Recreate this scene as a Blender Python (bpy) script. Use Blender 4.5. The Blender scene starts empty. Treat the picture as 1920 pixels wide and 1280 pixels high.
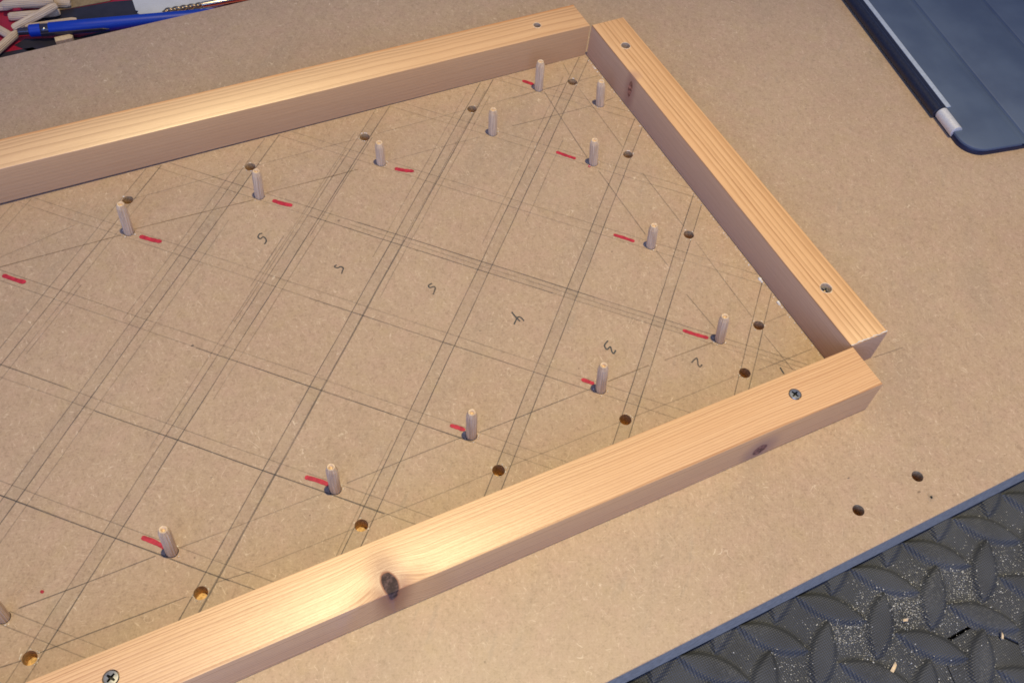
import bpy, bmesh, math, random
from mathutils import Vector, Matrix, geometry
random.seed(7)
S = 0.07                                   # one grid unit of the pencilled layout = 70 mm
sc = bpy.context.scene
COL = sc.collection

# ------------------------------------------------------------------ camera
cd = bpy.data.cameras.new('camera'); cam = bpy.data.objects.new('camera', cd); COL.objects.link(cam)
R = ((0.8942785291, -0.4400395990, 0.0814313432), (-0.3162169175, -0.7501176052, -0.5808015491), (0.3166587649, 0.4936483887, -0.8099620342))
X, Y, Z = Vector(R[0]), -Vector(R[1]), -Vector(R[2])
M = Matrix((X, Y, Z)).transposed().to_4x4()
M.translation = Vector((0.60791, -2.65418, 5.86737)) * S
cam.matrix_world = M
cd.sensor_width = 36.0; cd.lens = 36.0 * 1856.03 / 1920.0
cd.clip_start = 0.01; cd.clip_end = 60
sc.camera = cam

# ------------------------------------------------------------------ world and lamps
w = bpy.data.worlds.new('World'); sc.world = w; w.use_nodes = True
bg = w.node_tree.nodes['Background']
bg.inputs[0].default_value = (0.29, 0.43, 1.0, 1); bg.inputs[1].default_value = 0.31

def lamp(name, kind, loc, energy, color, aim=None, **kw):
    l = bpy.data.lights.new(name, kind); l.energy = energy; l.color = color
    for k, v in kw.items(): setattr(l, k, v)
    o = bpy.data.objects.new(name, l); COL.objects.link(o); o.location = Vector(loc) * S
    if aim is not None:
        d = (Vector(aim) - Vector(loc)).normalized(); o.rotation_euler = d.to_track_quat('-Z', 'Y').to_euler()
    return o
lamp('ceiling_downlight', 'SPOT', (5.4, -0.9, 37), 288, (1.0, 0.825, 0.46), aim=(3.5, -1.2, 0), shadow_soft_size=0.6 * S, spot_size=2 * math.atan(10.5 / 37), spot_blend=1.0)
lamp('window_light', 'AREA', (-16, -26, 17), 44, (0.33, 0.47, 1.0), aim=(3, 1, 0), shape='RECTANGLE', size=34 * S, size_y=24 * S)

sc.view_settings.view_transform = 'Standard'; sc.view_settings.look = 'None'
sc.view_settings.exposure = 0.0; sc.view_settings.gamma = 1.0
sc.cycles.filter_width = 1.7

# ------------------------------------------------------------------ node helpers
class NT:
    def __init__(s, name):
        s.m = bpy.data.materials.new(name); s.m.use_nodes = True
        s.t = s.m.node_tree; s.b = s.t.nodes['Principled BSDF']; s.o = s.t.nodes['Material Output']
        tc = s.t.nodes.new('ShaderNodeTexCoord')
        s.P = s.vm('MULTIPLY', tc.outputs['Object'], (1 / S,) * 3)
    def n(s, t, **kw):
        x = s.t.nodes.new(t)
        for k, v in kw.items(): setattr(x, k, v)
        return x
    def set(s, sock, v):
        if hasattr(v, 'is_output'): s.t.links.new(v, sock)
        else: sock.default_value = v
    def vm(s, op, a, b=None):
        x = s.n('ShaderNodeVectorMath', operation=op); s.set(x.inputs[0], a)
        if b is not None: s.set(x.inputs[1], b)
        return x.outputs[0]
    def m_(s, op, a, b=0.0, c=None, clamp=False):
        x = s.n('ShaderNodeMath', operation=op, use_clamp=clamp); s.set(x.inputs[0], a); s.set(x.inputs[1], b)
        if c is not None: s.set(x.inputs[2], c)
        return x.outputs[0]
    def noise(s, vec, scale, detail=2.0, rough=0.5, dist=0.0, col=False):
        x = s.n('ShaderNodeTexNoise'); s.set(x.inputs['Vector'], vec); x.inputs['Scale'].default_value = scale
        x.inputs['Detail'].default_value = detail; x.inputs['Roughness'].default_value = rough; x.inputs['Distortion'].default_value = dist
        return x.outputs['Color'] if col else x.outputs['Fac']
    def step(s, v, a, b):                  # smooth ramp 0..1 between a and b
        x = s.n('ShaderNodeMapRange', interpolation_type='SMOOTHSTEP'); s.set(x.inputs[0], v)
        if a > b:
            x.inputs[1].default_value = b; x.inputs[2].default_value = a; x.inputs[3].default_value = 1; x.inputs[4].default_value = 0
        else:
            x.inputs[1].default_value = a; x.inputs[2].default_value = b
        return x.outputs[0]
    def mix(s, f, a, b, mode='MIX'):
        x = s.n('ShaderNodeMix', data_type='RGBA', blend_type=mode); s.set(x.inputs[0], f)
        for i, v in ((6, a), (7, b)): s.set(x.inputs[i], v if hasattr(v, 'is_output') else (*v[:3], 1))
        return x.outputs[2]
    def xyz(s, v):
        x = s.n('ShaderNodeSeparateXYZ'); s.set(x.inputs[0], v); return x.outputs
    def com(s, a, b, c):
        x = s.n('ShaderNodeCombineXYZ')
        for i, v in enumerate((a, b, c)): s.set(x.inputs[i], v)
        return x.outputs[0]
    def bump(s, h, strength, dist, normal=None):
        x = s.n('ShaderNodeBump'); s.set(x.inputs['Height'], h); x.inputs['Strength'].default_value = strength
        x.inputs['Distance'].default_value = dist * S
        if normal is not None: s.set(x.inputs['Normal'], normal)
        return x.outputs[0]
    def out(s, color=None, rough=None, spec=None, normal=None, metal=None, **kw):
        for k, v in (('Base Color', color), ('Roughness', rough), ('Specular IOR Level', spec), ('Normal', normal), ('Metallic', metal)):
            if v is None: continue
            if k == 'Base Color' and not hasattr(v, 'is_output'): v = (*v[:3], 1)
            s.set(s.b.inputs[k], v)
        for k, v in kw.items(): s.set(s.b.inputs[k.replace('_', ' ')], v)
        return s.m

def mat_mdf():
    k = NT('mdf'); P = k.P; x, y = k.xyz(P)[0], k.xyz(P)[1]
    big = k.noise(P, .9, 3); mid = k.noise(k.vm('ADD', P, (7, 3, 0)), 3.2, 4, .6); hue = k.noise(k.vm('ADD', P, (1, 9, 2)), 6.0, 3)
    fine = k.noise(P, 70, 3, .7); grit = k.noise(P, 150, 2, .7)
    c = k.mix(k.step(big, .3, .7), (.405, .283, .186), (.43, .31, .206))
    c = k.mix(k.m_('MULTIPLY', k.step(mid, .42, .72), .5), c, (.375, .262, .178))
    c = k.mix(k.m_('MULTIPLY', k.step(hue, .45, .7), .45), c, (.44, .292, .212))
    c = k.mix(k.m_('MULTIPLY', k.step(hue, .45, .28), .4), c, (.41, .30, .172))
    sm = k.noise(k.com(k.m_('MULTIPLY', k.m_('ADD', x, y), .55), k.m_('MULTIPLY', k.m_('SUBTRACT', x, y), 1.6), 4.0), 1.0, 4, .6)
    c = k.mix(k.m_('MULTIPLY', k.step(sm, .50, .72), .28), c, (.27, .215, .155))
    sf = k.noise(k.com(k.m_('MULTIPLY', k.m_('ADD', x, y), 2.0), k.m_('MULTIPLY', k.m_('SUBTRACT', x, y), 9.0), 8.0), 1.0, 3, .6)
    c = k.mix(k.m_('MULTIPLY', k.m_('MULTIPLY', k.step(sf, .58, .74), k.step(big, .42, .6)), .28), c, (.22, .19, .15))
    # matted fibres lying in every direction
    tot = None; hi = None
    for i, ang in enumerate((12, 58, 101, 152)):
        ca, sa = math.cos(math.radians(ang)), math.sin(math.radians(ang))
        u = k.m_('ADD', k.m_('MULTIPLY', x, ca), k.m_('MULTIPLY', y, sa)); v = k.m_('SUBTRACT', k.m_('MULTIPLY', y, ca), k.m_('MULTIPLY', x, sa))
        wv = k.m_('MULTIPLY', k.noise(k.com(u, v, i * 2.0), 9, 1), .05)
        n = k.noise(k.com(k.m_('MULTIPLY', u, 17), k.m_('MULTIPLY', k.m_('ADD', v, wv), 92), i * 3.7), 1.0, 2, .55)
        tot = n if tot is None else k.m_('ADD', tot, n)
        pk = k.m_('MULTIPLY', k.step(n, .66, .75), k.step(k.noise(k.com(u, v, 5.0 + i), 5, 2), .44, .6)); hi = pk if hi is None else k.m_('MAXIMUM', hi, pk)
    f = k.m_('MULTIPLY', tot, .25)
    c = k.mix(k.m_('MULTIPLY', k.step(f, .50, .38), .55), c, (.24, .16, .10))
    c = k.mix(k.m_('MULTIPLY', k.step(f, .50, .64), .5), c, (.56, .43, .30))
    c = k.mix(k.m_('MULTIPLY', k.step(grit, .35, .7), .16), c, (.55, .42, .30))
    c = k.mix(k.m_('MULTIPLY', k.step(fine, .45, .25), .22), c, (.22, .145, .09))
    c = k.mix(k.m_('MULTIPLY', hi, .48), c, (.70, .57, .42))
    for sc_, wd, th, am in ((7, .006, .60, .65), (13, .009, .60, .5)):      # longer curled strands
        a = k.noise(k.vm('ADD', P, (sc_, 3.1, 0)), sc_, 1.5, .5, .9); q = k.m_('ABSOLUTE', k.m_('SUBTRACT', a, .5))
        g = k.m_('MULTIPLY', k.step(q, wd, wd * .2), k.step(k.noise(P, sc_ * 1.1, 1), th, th + .06))
        c = k.mix(k.m_('MULTIPLY', g, am), c, (.72, .59, .43))
    v = k.n('ShaderNodeTexVoronoi'); k.set(v.inputs['Vector'], P); v.inputs['Scale'].default_value = 5.2
    sp = k.m_('MULTIPLY', k.step(v.outputs['Distance'], .05, .025), k.step(k.xyz(v.outputs['Color'])[0], .72, .74))
    c = k.mix(k.m_('MULTIPLY', sp, .6), c, (.11, .07, .045))
    return k.out(c, k.m_('ADD', .38, k.m_('MULTIPLY', f, .12)), .6, k.bump(f, .10, .003))

def mat_wood(name, yc, zc, freq, light, dark, orange=None, knots=(), bulge=None, fade=.8, gloss=.36, wob=.05, phase=0.0, spec=.55, ior=1.5):
    k = NT(name); P = k.P
    x, y, z = k.xyz(P)[0], k.xyz(P)[1], k.xyz(P)[2]
    slope = None; hump = None
    if bulge:
        xk, yk, sx, sy, A = bulge
        dx = k.m_('SUBTRACT', x, xk); dy = k.m_('SUBTRACT', y, yk)
        g = k.m_('EXPONENT', k.m_('MULTIPLY', k.m_('ADD', k.m_('POWER', k.m_('DIVIDE', dx, sx), 2), k.m_('POWER', k.m_('DIVIDE', dy, sy), 2)), -1))
        y = k.m_('SUBTRACT', y, k.m_('MULTIPLY', g, A))
        slope = k.m_('MULTIPLY', k.m_('MULTIPLY', g, dx), -2 * A / sx ** 2)
        hump = k.m_('MULTIPLY', g, 1.0)
    lw = k.noise(k.com(k.m_('MULTIPLY', x, .55), y, z), 1.6, 3)
    yy = k.m_('SUBTRACT', k.m_('ADD', y, k.m_('MULTIPLY', k.m_('SUBTRACT', lw, .5), wob)), yc); zz = k.m_('SUBTRACT', z, zc)
    r = k.m_('SQRT', k.m_('ADD', k.m_('POWER', yy, 2), k.m_('POWER', zz, 2)))
    u = k.m_('ADD', k.m_('MULTIPLY', r, freq), k.m_('ADD', phase, k.m_('MULTIPLY', k.noise(k.com(0.0, k.m_('MULTIPLY', r, freq * .33), 3.3), 1.0, 2), 3.0)))
    fr = k.m_('FRACT', u)
    ring = k.m_('MULTIPLY', k.m_('POWER', fr, 2.8), k.step(fr, 1.0, .93))
    rid = k.m_('FLOOR', u); wn = k.n('ShaderNodeTexWhiteNoise', noise_dimensions='1D'); k.set(wn.inputs['W'], rid)
    ring = k.m_('MULTIPLY', ring, k.m_('ADD', .62, k.m_('MULTIPLY', wn.outputs['Value'], .55)))
    st = k.noise(k.com(k.m_('MULTIPLY', x, 2.2), k.m_('MULTIPLY', y, 55), k.m_('MULTIPLY', z, 55)), 1.0, 3, .6)
    st2 = k.noise(k.com(k.m_('MULTIPLY', x, 14), k.m_('MULTIPLY', y, 130), k.m_('MULTIPLY', z, 130)), 1.0, 2, .6)
    c = k.mix(k.m_('MULTIPLY', ring, fade), light, dark)
    c = k.mix(k.m_('MULTIPLY', k.step(st, .4, .75), .22), c, dark)
    c = k.mix(k.m_('MULTIPLY', k.step(st2, .45, .7), .12), c, [v * 1.25 for v in light])
    tone = k.noise(k.com(k.m_('MULTIPLY', x, .6), k.m_('MULTIPLY', y, 4), z), 1.3, 2)
    c = k.mix(k.m_('MULTIPLY', k.step(tone, .4, .75), .28), c, (light[0] * .96, light[1] * .88, light[2] * .80))
    if orange:
        y0, y1, oc = orange
        yo = k.m_('ADD', k.xyz(P)[1], k.m_('MULTIPLY', k.m_('SUBTRACT', k.noise(k.com(k.m_('MULTIPLY', x, 1.4), 0.0, 0.0), 1.5, 3), .5), .03))
        f = k.m_('MULTIPLY', k.step(yo, y0, y1), k.m_('ADD', .55, k.m_('MULTIPLY', st, .6)), None, True)
        c = k.mix(f, c, oc)
    halo_n = k.noise(P, 14, 3); km = 0.0
    for (kx, ky, kz, rx, ry, rz, kc, hc) in knots:
        d = k.vm('DIVIDE', k.vm('SUBTRACT', P, (kx, ky, kz)), (rx, ry, rz))
        ln = k.n('ShaderNodeVectorMath', operation='LENGTH'); k.set(ln.inputs[0], d)
        d_ = k.m_('ADD', ln.outputs['Value'], k.m_('MULTIPLY', k.m_('SUBTRACT', halo_n, .5), .35))
        c = k.mix(k.m_('MULTIPLY', k.step(d_, 3.9, .9), .95), c, hc)
        kk = k.mix(k.step(k.noise(P, 34, 4, .65), .38, .78), [v * .55 for v in kc], [v * 2.3 for v in kc])
        c = k.mix(k.step(d_, 1.08, .92), c, kk); km = k.m_('MAXIMUM', km, k.step(d_, 1.3, .9))
    h = k.m_('ADD', k.m_('MULTIPLY', st, .7), k.m_('MULTIPLY', st2, .5))
    nb = k.bump(h, .4, .006)
    if hump is not None: nb = k.bump(hump, 1.0, .020, nb)
    vt = k.n('ShaderNodeVectorTransform', vector_type='VECTOR', convert_from='OBJECT', convert_to='WORLD')
    k.set(vt.inputs[0], k.com(k.m_('MULTIPLY', slope, -1) if slope is not None else 0.0, 1.0, 0.0))
    return k.out(c, k.m_('ADD', k.m_('ADD', gloss, k.m_('MULTIPLY', st, .12)), k.m_('MULTIPLY', km, .35)), k.m_('SUBTRACT', spec, k.m_('MULTIPLY', km, spec * .75)), nb, Anisotropic=.84, IOR=ior, Tangent=vt.outputs[0])

def mat_dowel():
    k = NT('beech_dowel'); P = k.P
    oi = k.n('ShaderNodeObjectInfo')
    q = k.vm('ADD', P, k.com(k.m_('MULTIPLY', oi.outputs['Random'], 37), 0.0, 0.0))
    s = k.noise(k.vm('MULTIPLY', q, (60, 60, 5)), 1, 3, .6); t = k.noise(q, 9, 2)
    c = k.mix(k.step(s, .3, .7), (.57, .40, .235), (.82, .63, .40))
    c = k.mix(k.m_('MULTIPLY', k.step(t, .5, .75), .35), c, (.6, .46, .34))
    c = k.mix(k.m_('MULTIPLY', oi.outputs['Random'], .3), c, (.66, .50, .34))
    return k.out(c, .62, .3, k.bump(s, .3, .004))

def mat_simple(name, col, rough=.5, spec=.5, metal=0.0, nscale=20, namp=.15, bump=0.0):
    k = NT(name); n = k.noise(k.P, nscale, 3, .6)
    c = k.mix(k.step(n, .3, .7), [v * (1 - namp) for v in col], [min(1, v * (1 + namp)) for v in col])
    return k.out(c, k.m_('ADD', rough - .05, k.m_('MULTIPLY', n, .1)), spec, k.bump(n, bump, .006) if bump else None, metal)

def mat_graphite(name, alpha, col=(.065, .068, .068)):
    k = NT(name)
    n = k.noise(k.P, 30, 3, .65); n2 = k.noise(k.P, 2.4, 2)
    a = k.m_('MULTIPLY', k.m_('MULTIPLY', k.step(n, -.1, .5), alpha), k.m_('ADD', .62, k.m_('MULTIPLY', k.step(n2, .3, .65), .42)), None, True)
    return k.out(col, .5, .4, Alpha=a)

def mat_rubber():
    k = NT('foam_rubber'); g = k.n('ShaderNodeNewGeometry')
    P = k.vm('MULTIPLY', g.outputs['Position'], (1 / S,) * 3)
    x, y = k.xyz(P)[0], k.xyz(P)[1]
    a = k.m_('SINE', k.m_('MULTIPLY', k.m_('ADD', x, y), 2 * math.pi / .030)); b = k.m_('SINE', k.m_('MULTIPLY', k.m_('SUBTRACT', x, y), 2 * math.pi / .030))
    wv = k.m_('MULTIPLY', a, b)
    n = k.noise(P, 3.2, 3); f = k.noise(P, 60, 3, .7)
    c = k.mix(k.step(n, .3, .7), (.036, .040, .049), (.052, .058, .071))
    c = k.mix(k.m_('MULTIPLY', k.step(wv, .0, .9), .3), c, (.08, .088, .098))
    d = k.m_('MULTIPLY', k.step(k.noise(P, 1.5, 2), .42, .68), k.step(f, .45, .75))
    c = k.mix(k.m_('MULTIPLY', d, .62), c, (.16, .165, .165))
    return k.out(c, .55, .45, k.bump(k.m_('ADD', wv, k.m_('MULTIPLY', f, .6)), .5, .006))

def mat_leather():
    k = NT('blue_cover'); n = k.noise(k.P, 70, 3, .7); b = k.noise(k.P, 2.2, 3)
    c = k.mix(k.step(b, .3, .7), (.050, .075, .132), (.072, .103, .165))
    c = k.mix(k.m_('MULTIPLY', k.step(n, .3, .75), .3), c, (.07, .095, .15))
    return k.out(c, .6, .4, k.bump(n, .25, .004))

MDF = mat_mdf(); DOWEL = mat_dowel(); RUBBER = mat_rubber(); LEATHER = mat_leather()
EDGE = mat_simple('board_edge', (.58, .49, .36), .7, .2, nscale=30)
HOLE = mat_simple('drilled_mdf', (.60, .40, .19), .85, .15, nscale=60, namp=.3, bump=.4)
G_STRONG = mat_graphite('graphite_strong', .44); G_MID = mat_graphite('graphite_mid', .32); G_FAINT = mat_graphite('graphite_faint', .24, (.09, .085, .07))
G_SMEAR = mat_graphite('graphite_smear', .045, (.13, .15, .15)); G_DIGIT = mat_graphite('pencil_numeral', .95); G_BROWN = mat_graphite('pencil_brown', .36, (.13, .085, .04))
RED = mat_simple('red_ink', (.42, .022, .045), .5, .4, nscale=25, namp=.25)
STEEL = mat_simple('zinc_screw', (.50, .50, .46), .33, .5, 1.0, nscale=40)
DARKSTEEL = mat_simple('screw_recess', (.035, .035, .03), .5, .5, .6)
PALEWOOD = mat_simple('torn_fibre', (.72, .66, .58), .8, .2, nscale=50)
SPLINT = mat_simple('pine_splinter', (.74, .58, .40), .8, .2, nscale=50)
COUNTERSINK = mat_simple('bored_pine', (.60, .44, .28), .7, .2, nscale=50)

# ------------------------------------------------------------------ mesh helpers
def mk(name, verts, faces, mats, parent=None, mi=None, smooth=False, loc=(0, 0, 0), rot=(0, 0, 0)):
    me = bpy.data.meshes.new(name)
    me.from_pydata([(v[0] * S, v[1] * S, v[2] * S) for v in verts], [], faces)
    for m in (mats if isinstance(mats, (list, tuple)) else [mats]): me.materials.append(m)
    if mi: me.polygons.foreach_set('material_index', mi)
    bm = bmesh.new(); bm.from_mesh(me); bmesh.ops.recalc_face_normals(bm, faces=bm.faces); bm.to_mesh(me); bm.free()
    if smooth:
        me.polygons.foreach_set('use_smooth', [True] * len(me.polygons))
        me.set_sharp_from_angle(angle=math.radians(40 if smooth is True else smooth))
    o = bpy.data.objects.new(name, me); COL.objects.link(o)
    o.location = Vector(loc) * S; o.rotation_euler = rot
    if parent: o.parent = parent
    return o
def tag(o, label=None, cat=None, group=None, kind=None):
    for k, v in (('label', label), ('category', cat), ('group', group), ('kind', kind)):
        if v: o[k] = v
    return o
def empty(name, loc=(0, 0, 0), rot=(0, 0, 0)):
    o = bpy.data.objects.new(name, None); COL.objects.link(o); o.location = Vector(loc) * S; o.rotation_euler = rot
    o.empty_display_size = .01; return o
def circle(cx, cy, r, n=24, a0=0.0, jit=0.0):
    return [(cx + r * (1 + random.uniform(-jit, jit)) * math.cos(a0 + 2 * math.pi * i / n), cy + r * (1 + random.uniform(-jit, jit)) * math.sin(a0 + 2 * math.pi * i / n)) for i in range(n)]
def cdt(outer, holes):                     # triangles of a polygon with holes
    pts = [Vector(p) for p in outer]; faces = [list(range(len(outer)))]
    for h in holes:
        b = len(pts); pts += [Vector(p) for p in h]; faces.append(list(range(b, b + len(h))))
    edges = [(f[i], f[(i + 1) % len(f)]) for f in faces for i in range(len(f))]
    ov, oe, of, *_ = geometry.delaunay_2d_cdt(pts, edges, [], 0, 1e-7)
    def inside(p, poly):
        r = False; n = len(poly)
        for i in range(n):
            a, b = poly[i], poly[(i + 1) % n]
            if (a[1] > p[1]) != (b[1] > p[1]) and p[0] < (b[0] - a[0]) * (p[1] - a[1]) / (b[1] - a[1]) + a[0]: r = not r
        return r
    tri = []
    for f in of:
        c = sum((ov[i] for i in f), Vector((0, 0))) / len(f)
        if inside(c, outer) and not any(inside(c, h) for h in holes): tri.append(list(f))
    return [tuple(v) for v in ov], tri
def plate(outer, z0, z1, holes=(), ch=0.0, zmod=None, hb=0.0):
    """solid with outline `outer`; holes = (polygon, depth, chamfer). returns verts, faces, material index"""
    n = len(outer); V = []; F = []; I = []
    def ring(pts, z): b = len(V); V.extend((p[0], p[1], z) for p in pts); return list(range(b, b + len(pts)))
    def band(a, b, m):
        for i in range(len(a)): F.append([a[i], a[(i + 1) % len(a)], b[(i + 1) % len(a)], b[i]]); I.append(m)
    def inset(poly, d):
        res = []
        for i in range(len(poly)):
            p0, p1, p2 = Vector(poly[i - 1]), Vector(poly[i]), Vector(poly[(i + 1) % len(poly)])
            e1 = (p1 - p0).normalized(); e2 = (p2 - p1).normalized(); n1 = Vector((-e1.y, e1.x)); n2 = Vector((-e2.y, e2.x))
            m = (n1 + n2); m = m / max(m.dot(n1), .3); res.append(tuple(p1 + m * d))
        return res
    top = inset(outer, ch) if ch else list(outer)
    tv, tt = cdt(top, [[(p[0], p[1]) for p in h[0]] for h in holes])
    b = len(V); V.extend((p[0], p[1], z1) for p in tv)
    for t in tt: F.append([b + i for i in t]); I.append(0)
    def find(p): return b + min(range(len(tv)), key=lambda i: (tv[i][0] - p[0]) ** 2 + (tv[i][1] - p[1]) ** 2)
    r_top = [find(p) for p in top]
    if ch:
        mid = ring(inset(outer, ch * .3), z1 - ch * .3); band(r_top, mid, 0)
        up = ring(outer, z1 - ch); band(mid, up, 0)
    else: up = r_top
    lo = ring(outer, z0); band(up, lo, 1); F.append(list(reversed(lo))); I.append(1)
    for h in holes:
        poly, dep = h[0], h[1]; rt = [find(p) for p in poly]
        cx = sum(p[0] for p in poly) / len(poly); cy = sum(p[1] for p in poly) / len(poly)
        k1 = h[2] if len(h) > 2 else 1.0
        rb = ring([(cx + (p[0] - cx) * k1, cy + (p[1] - cy) * k1) for p in poly], z1 - dep); band(rt, rb, 2); F.append(rb); I.append(2)
    return V, F, I
def ribbon(pts, wd, z, w0=1.0, w1=1.0, jit=0.0):
    """flat drawn stroke along pts"""
    V = []; F = []; n = len(pts)
    for i, p in enumerate(pts):
        a = Vector(pts[max(0, i - 1)]); b = Vector(pts[min(n - 1, i + 1)]); d = (b - a).normalized(); q = Vector((-d.y, d.x))
        t = i / max(1, n - 1); ww = wd * .5 * (w0 + (w1 - w0) * t) * (1 + random.uniform(-jit, jit))
        V += [(p[0] + q.x * ww, p[1] + q.y * ww, z), (p[0] - q.x * ww, p[1] - q.y * ww, z)]
        if i: F.append([2 * i - 2, 2 * i - 1, 2 * i + 1, 2 * i])
    return V, F
def lathe(prof, n=24, flute=0.0, nf=0):
    V = []; F = []
    for r, z in prof:
        for i in range(n):
            a = 2 * math.pi * i / n; rr = r * (1 - (flute if (nf and i % 2) else 0)); V.append((rr * math.cos(a), rr * math.sin(a), z))
    for j in range(len(prof) - 1):
        for i in range(n): F.append([j * n + i, j * n + (i + 1) % n, (j + 1) * n + (i + 1) % n, (j + 1) * n + i])
    F.append(list(range(n))[::-1]); F.append(list(range((len(prof) - 1) * n, len(prof) * n)))
    return V, F

# ------------------------------------------------------------------ floor and foam mats
tag(mk('floor', [(-40, -40, -.62), (60, -40, -.62), (60, 60, -.62), (-40, 60, -.62)], [[0, 1, 2, 3]],
    mat_simple('floor_concrete', (.16, .15, .14), .8, .2, nscale=3)), kind='structure')
MZ = -.312
period = .935
seam = []
def seam_unit(x0):                          # one jigsaw tab of the lower mat and the gap to its right
    return [(x0 - .17, -2.175), (x0 + .155, -2.165), (x0 + .345, -2.405), (x0 + .31, -2.56), (x0 + .33, -2.60), (x0 + .63, -2.61), (x0 + .66, -2.57), (x0 + .70, -2.40)]
for k in range(-4, 6): seam += seam_unit(4.705 - .0 + k * period)
xs0, xs1 = -2.0, 9.6
seam = [p for p in seam if xs0 < p[0] < xs1]
gap = .010
upper = [(xs0, -2.3 + gap)] + [(p[0], p[1] + gap) for p in seam] + [(xs1, -2.3 + gap), (xs1, 9.5), (xs0, 9.5)]
lower = [(xs0, -7.0), (xs1, -7.0), (xs1, -2.3 - gap)] + [(p[0], p[1] - gap) for p in reversed(seam)] + [(xs0, -2.3 - gap)]
def lens(L, wd, h, n=12):
    V = []; F = []
    def outline(sl, sw):
        pts = []
        for i in range(n + 1):
            t = -1 + 2 * i / n; pts.append((L * .5 * sl * t, wd * .5 * sw * (1 - t * t)))
        return pts + [(-p[0], -p[1]) for p in pts[1:-1]]
    levels = [(1.16, 1.42, 0.0), (1.08, 1.2, .14), (1.02, 1.05, .45), (.96, .90, .78), (.88, .72, .95), (.74, .45, 1.0)]
    m = None
    for sl, sw, z in levels:
        o = outline(sl, sw); m = len(o); V += [(p[0], p[1], z * h) for p in o]
    for j in range(len(levels) - 1):
        for i in range(m): F.append([j * m + i, j * m + (i + 1) % m, (j + 1) * m + (i + 1) % m, (j + 1) * m + i])
    V.append((0, 0, h * 1.04)); c = len(V) - 1; b = (len(levels) - 1) * m
    for i in range(m): F.append([b + i, b + (i + 1) % m, c])
    return V, F
V, F, I = plate(upper, MZ - .2, MZ, ch=.008)
matA = tag(mk('foam_mat', V, F, RUBBER, smooth=30), 'dark rubber floor mat with raised treads lying under the tan board', 'floor mat')
V, F, I = plate(lower, MZ - .2, MZ - .004, ch=.008)
matB = tag(mk('foam_mat', V, F, RUBBER, smooth=30), 'dark rubber floor mat past the jigsaw seam at the bottom right', 'floor mat')
tread_src = None
for kind in (0, 1):
    for i in range(-3, 12):
        for j in range(-3, 6):
            x = 3.54 + .4675 * i + (.235 if kind else 0); y = -1.675 - .482 * j - (.235 if kind else 0)
            if y > -1.15 or y < -4.2 or x < 1.2 or x > 7.4: continue
            if y < -2.0 and x < 2.0: continue
            ys = -2.165 if (abs(((x - 4.705 + period / 2) % period) - period / 2) < .26) else -2.6
            par = matA if y > ys else matB
            rz = math.radians(45 if kind else -45)
            if tread_src is None:
                V, F = lens(.470, .155, .040); tread_src = mk('tread', V, F, RUBBER, smooth=60); o = tread_src
            else:
                o = tread_src.copy(); COL.objects.link(o)
            o.parent = par; o.location = Vector((x + random.uniform(-.006, .006), y + random.uniform(-.006, .006), MZ - (.004 if par is matB else 0) - .001)) * S; o.rotation_euler = (0, 0, rz)

# sawdust lying on the mats
V = []; F = []; rnd = random.Random(3)
cl = [(4.05, -1.85, .14, 480), (4.5, -1.86, .15, 620), (4.95, -1.93, .14, 420), (5.25, -2.0, .2, 380), (4.25, -2.12, .25, 380), (3.6, -1.95, .2, 260), (4.6, -2.2, .5, 520), (3.9, -2.2, .4, 280), (5.4, -1.9, .3, 220)]
for cx, cy, sg, n in cl:
    for _ in range(int(n * 1.7)):
        x, y = rnd.gauss(cx, sg), rnd.gauss(cy, sg * .75); s = rnd.choice([.0015, .002, .0025, .003, .0045]) * rnd.uniform(.7, 1.2); a = rnd.uniform(0, 6.3)
        if y > -1.56: continue
        z = MZ + .001 + (rnd.random() < .25) * .03 + rnd.uniform(0, .006)
        b = len(V); ca, sa = math.cos(a), math.sin(a)
        for px, py, pz in ((-s, -s * .5, 0), (s, -s * .5, .2 * s), (s * .6, s * .6, s * .8), (-s * .7, s * .5, s * .4)): V.append((x + px * ca - py * sa, y + px * sa + py * ca, z + pz))
        F += [[b, b + 1, b + 2], [b, b + 2, b + 3], [b, b + 3, b + 1]]
tag(mk('sawdust', V, F, mat_simple('sawdust', (.50, .50, .47), .9, .2)), kind='stuff')
CHIP = mat_simple('shaving', (.72, .55, .33), .7, .3, nscale=40)
def shaving(x, y, z, L, wd, a, label):
    V, F = [], []
    for i in range(4):
        t = i / 3 - .5; V += [(t * L, -wd / 2, .012 * math.sin(i)), (t * L, wd / 2, .01 * i), (t * L, wd / 2, .01 * i + .012), (t * L, -wd / 2, .012 * math.sin(i) + .012)]
        if i:
            for q in range(4): F.append([4 * i - 4 + q, 4 * i - 4 + (q + 1) % 4, 4 * i + (q + 1) % 4, 4 * i + q])
    F += [[0, 1, 2, 3], [12, 13, 14, 15]]
    tag(mk('wood_shaving', V, F, CHIP, loc=(x, y, z), rot=(0, 0, a)), label, 'wood shaving', 'wood shavings on the rubber mat')
shaving(4.14, -2.165, MZ + .02, .062, .022, .55, 'larger curled pale wood shaving on the seam of the rubber mat')
shaving(4.955, -2.305, MZ + .012, .045, .014, 1.1, 'thin tan wood splinter on the mat, nearest the right edge')
shaving(4.42, -1.95, MZ + .012, .028, .016, -.4, 'tiny bright wood chip among the sawdust between mat treads')

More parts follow.
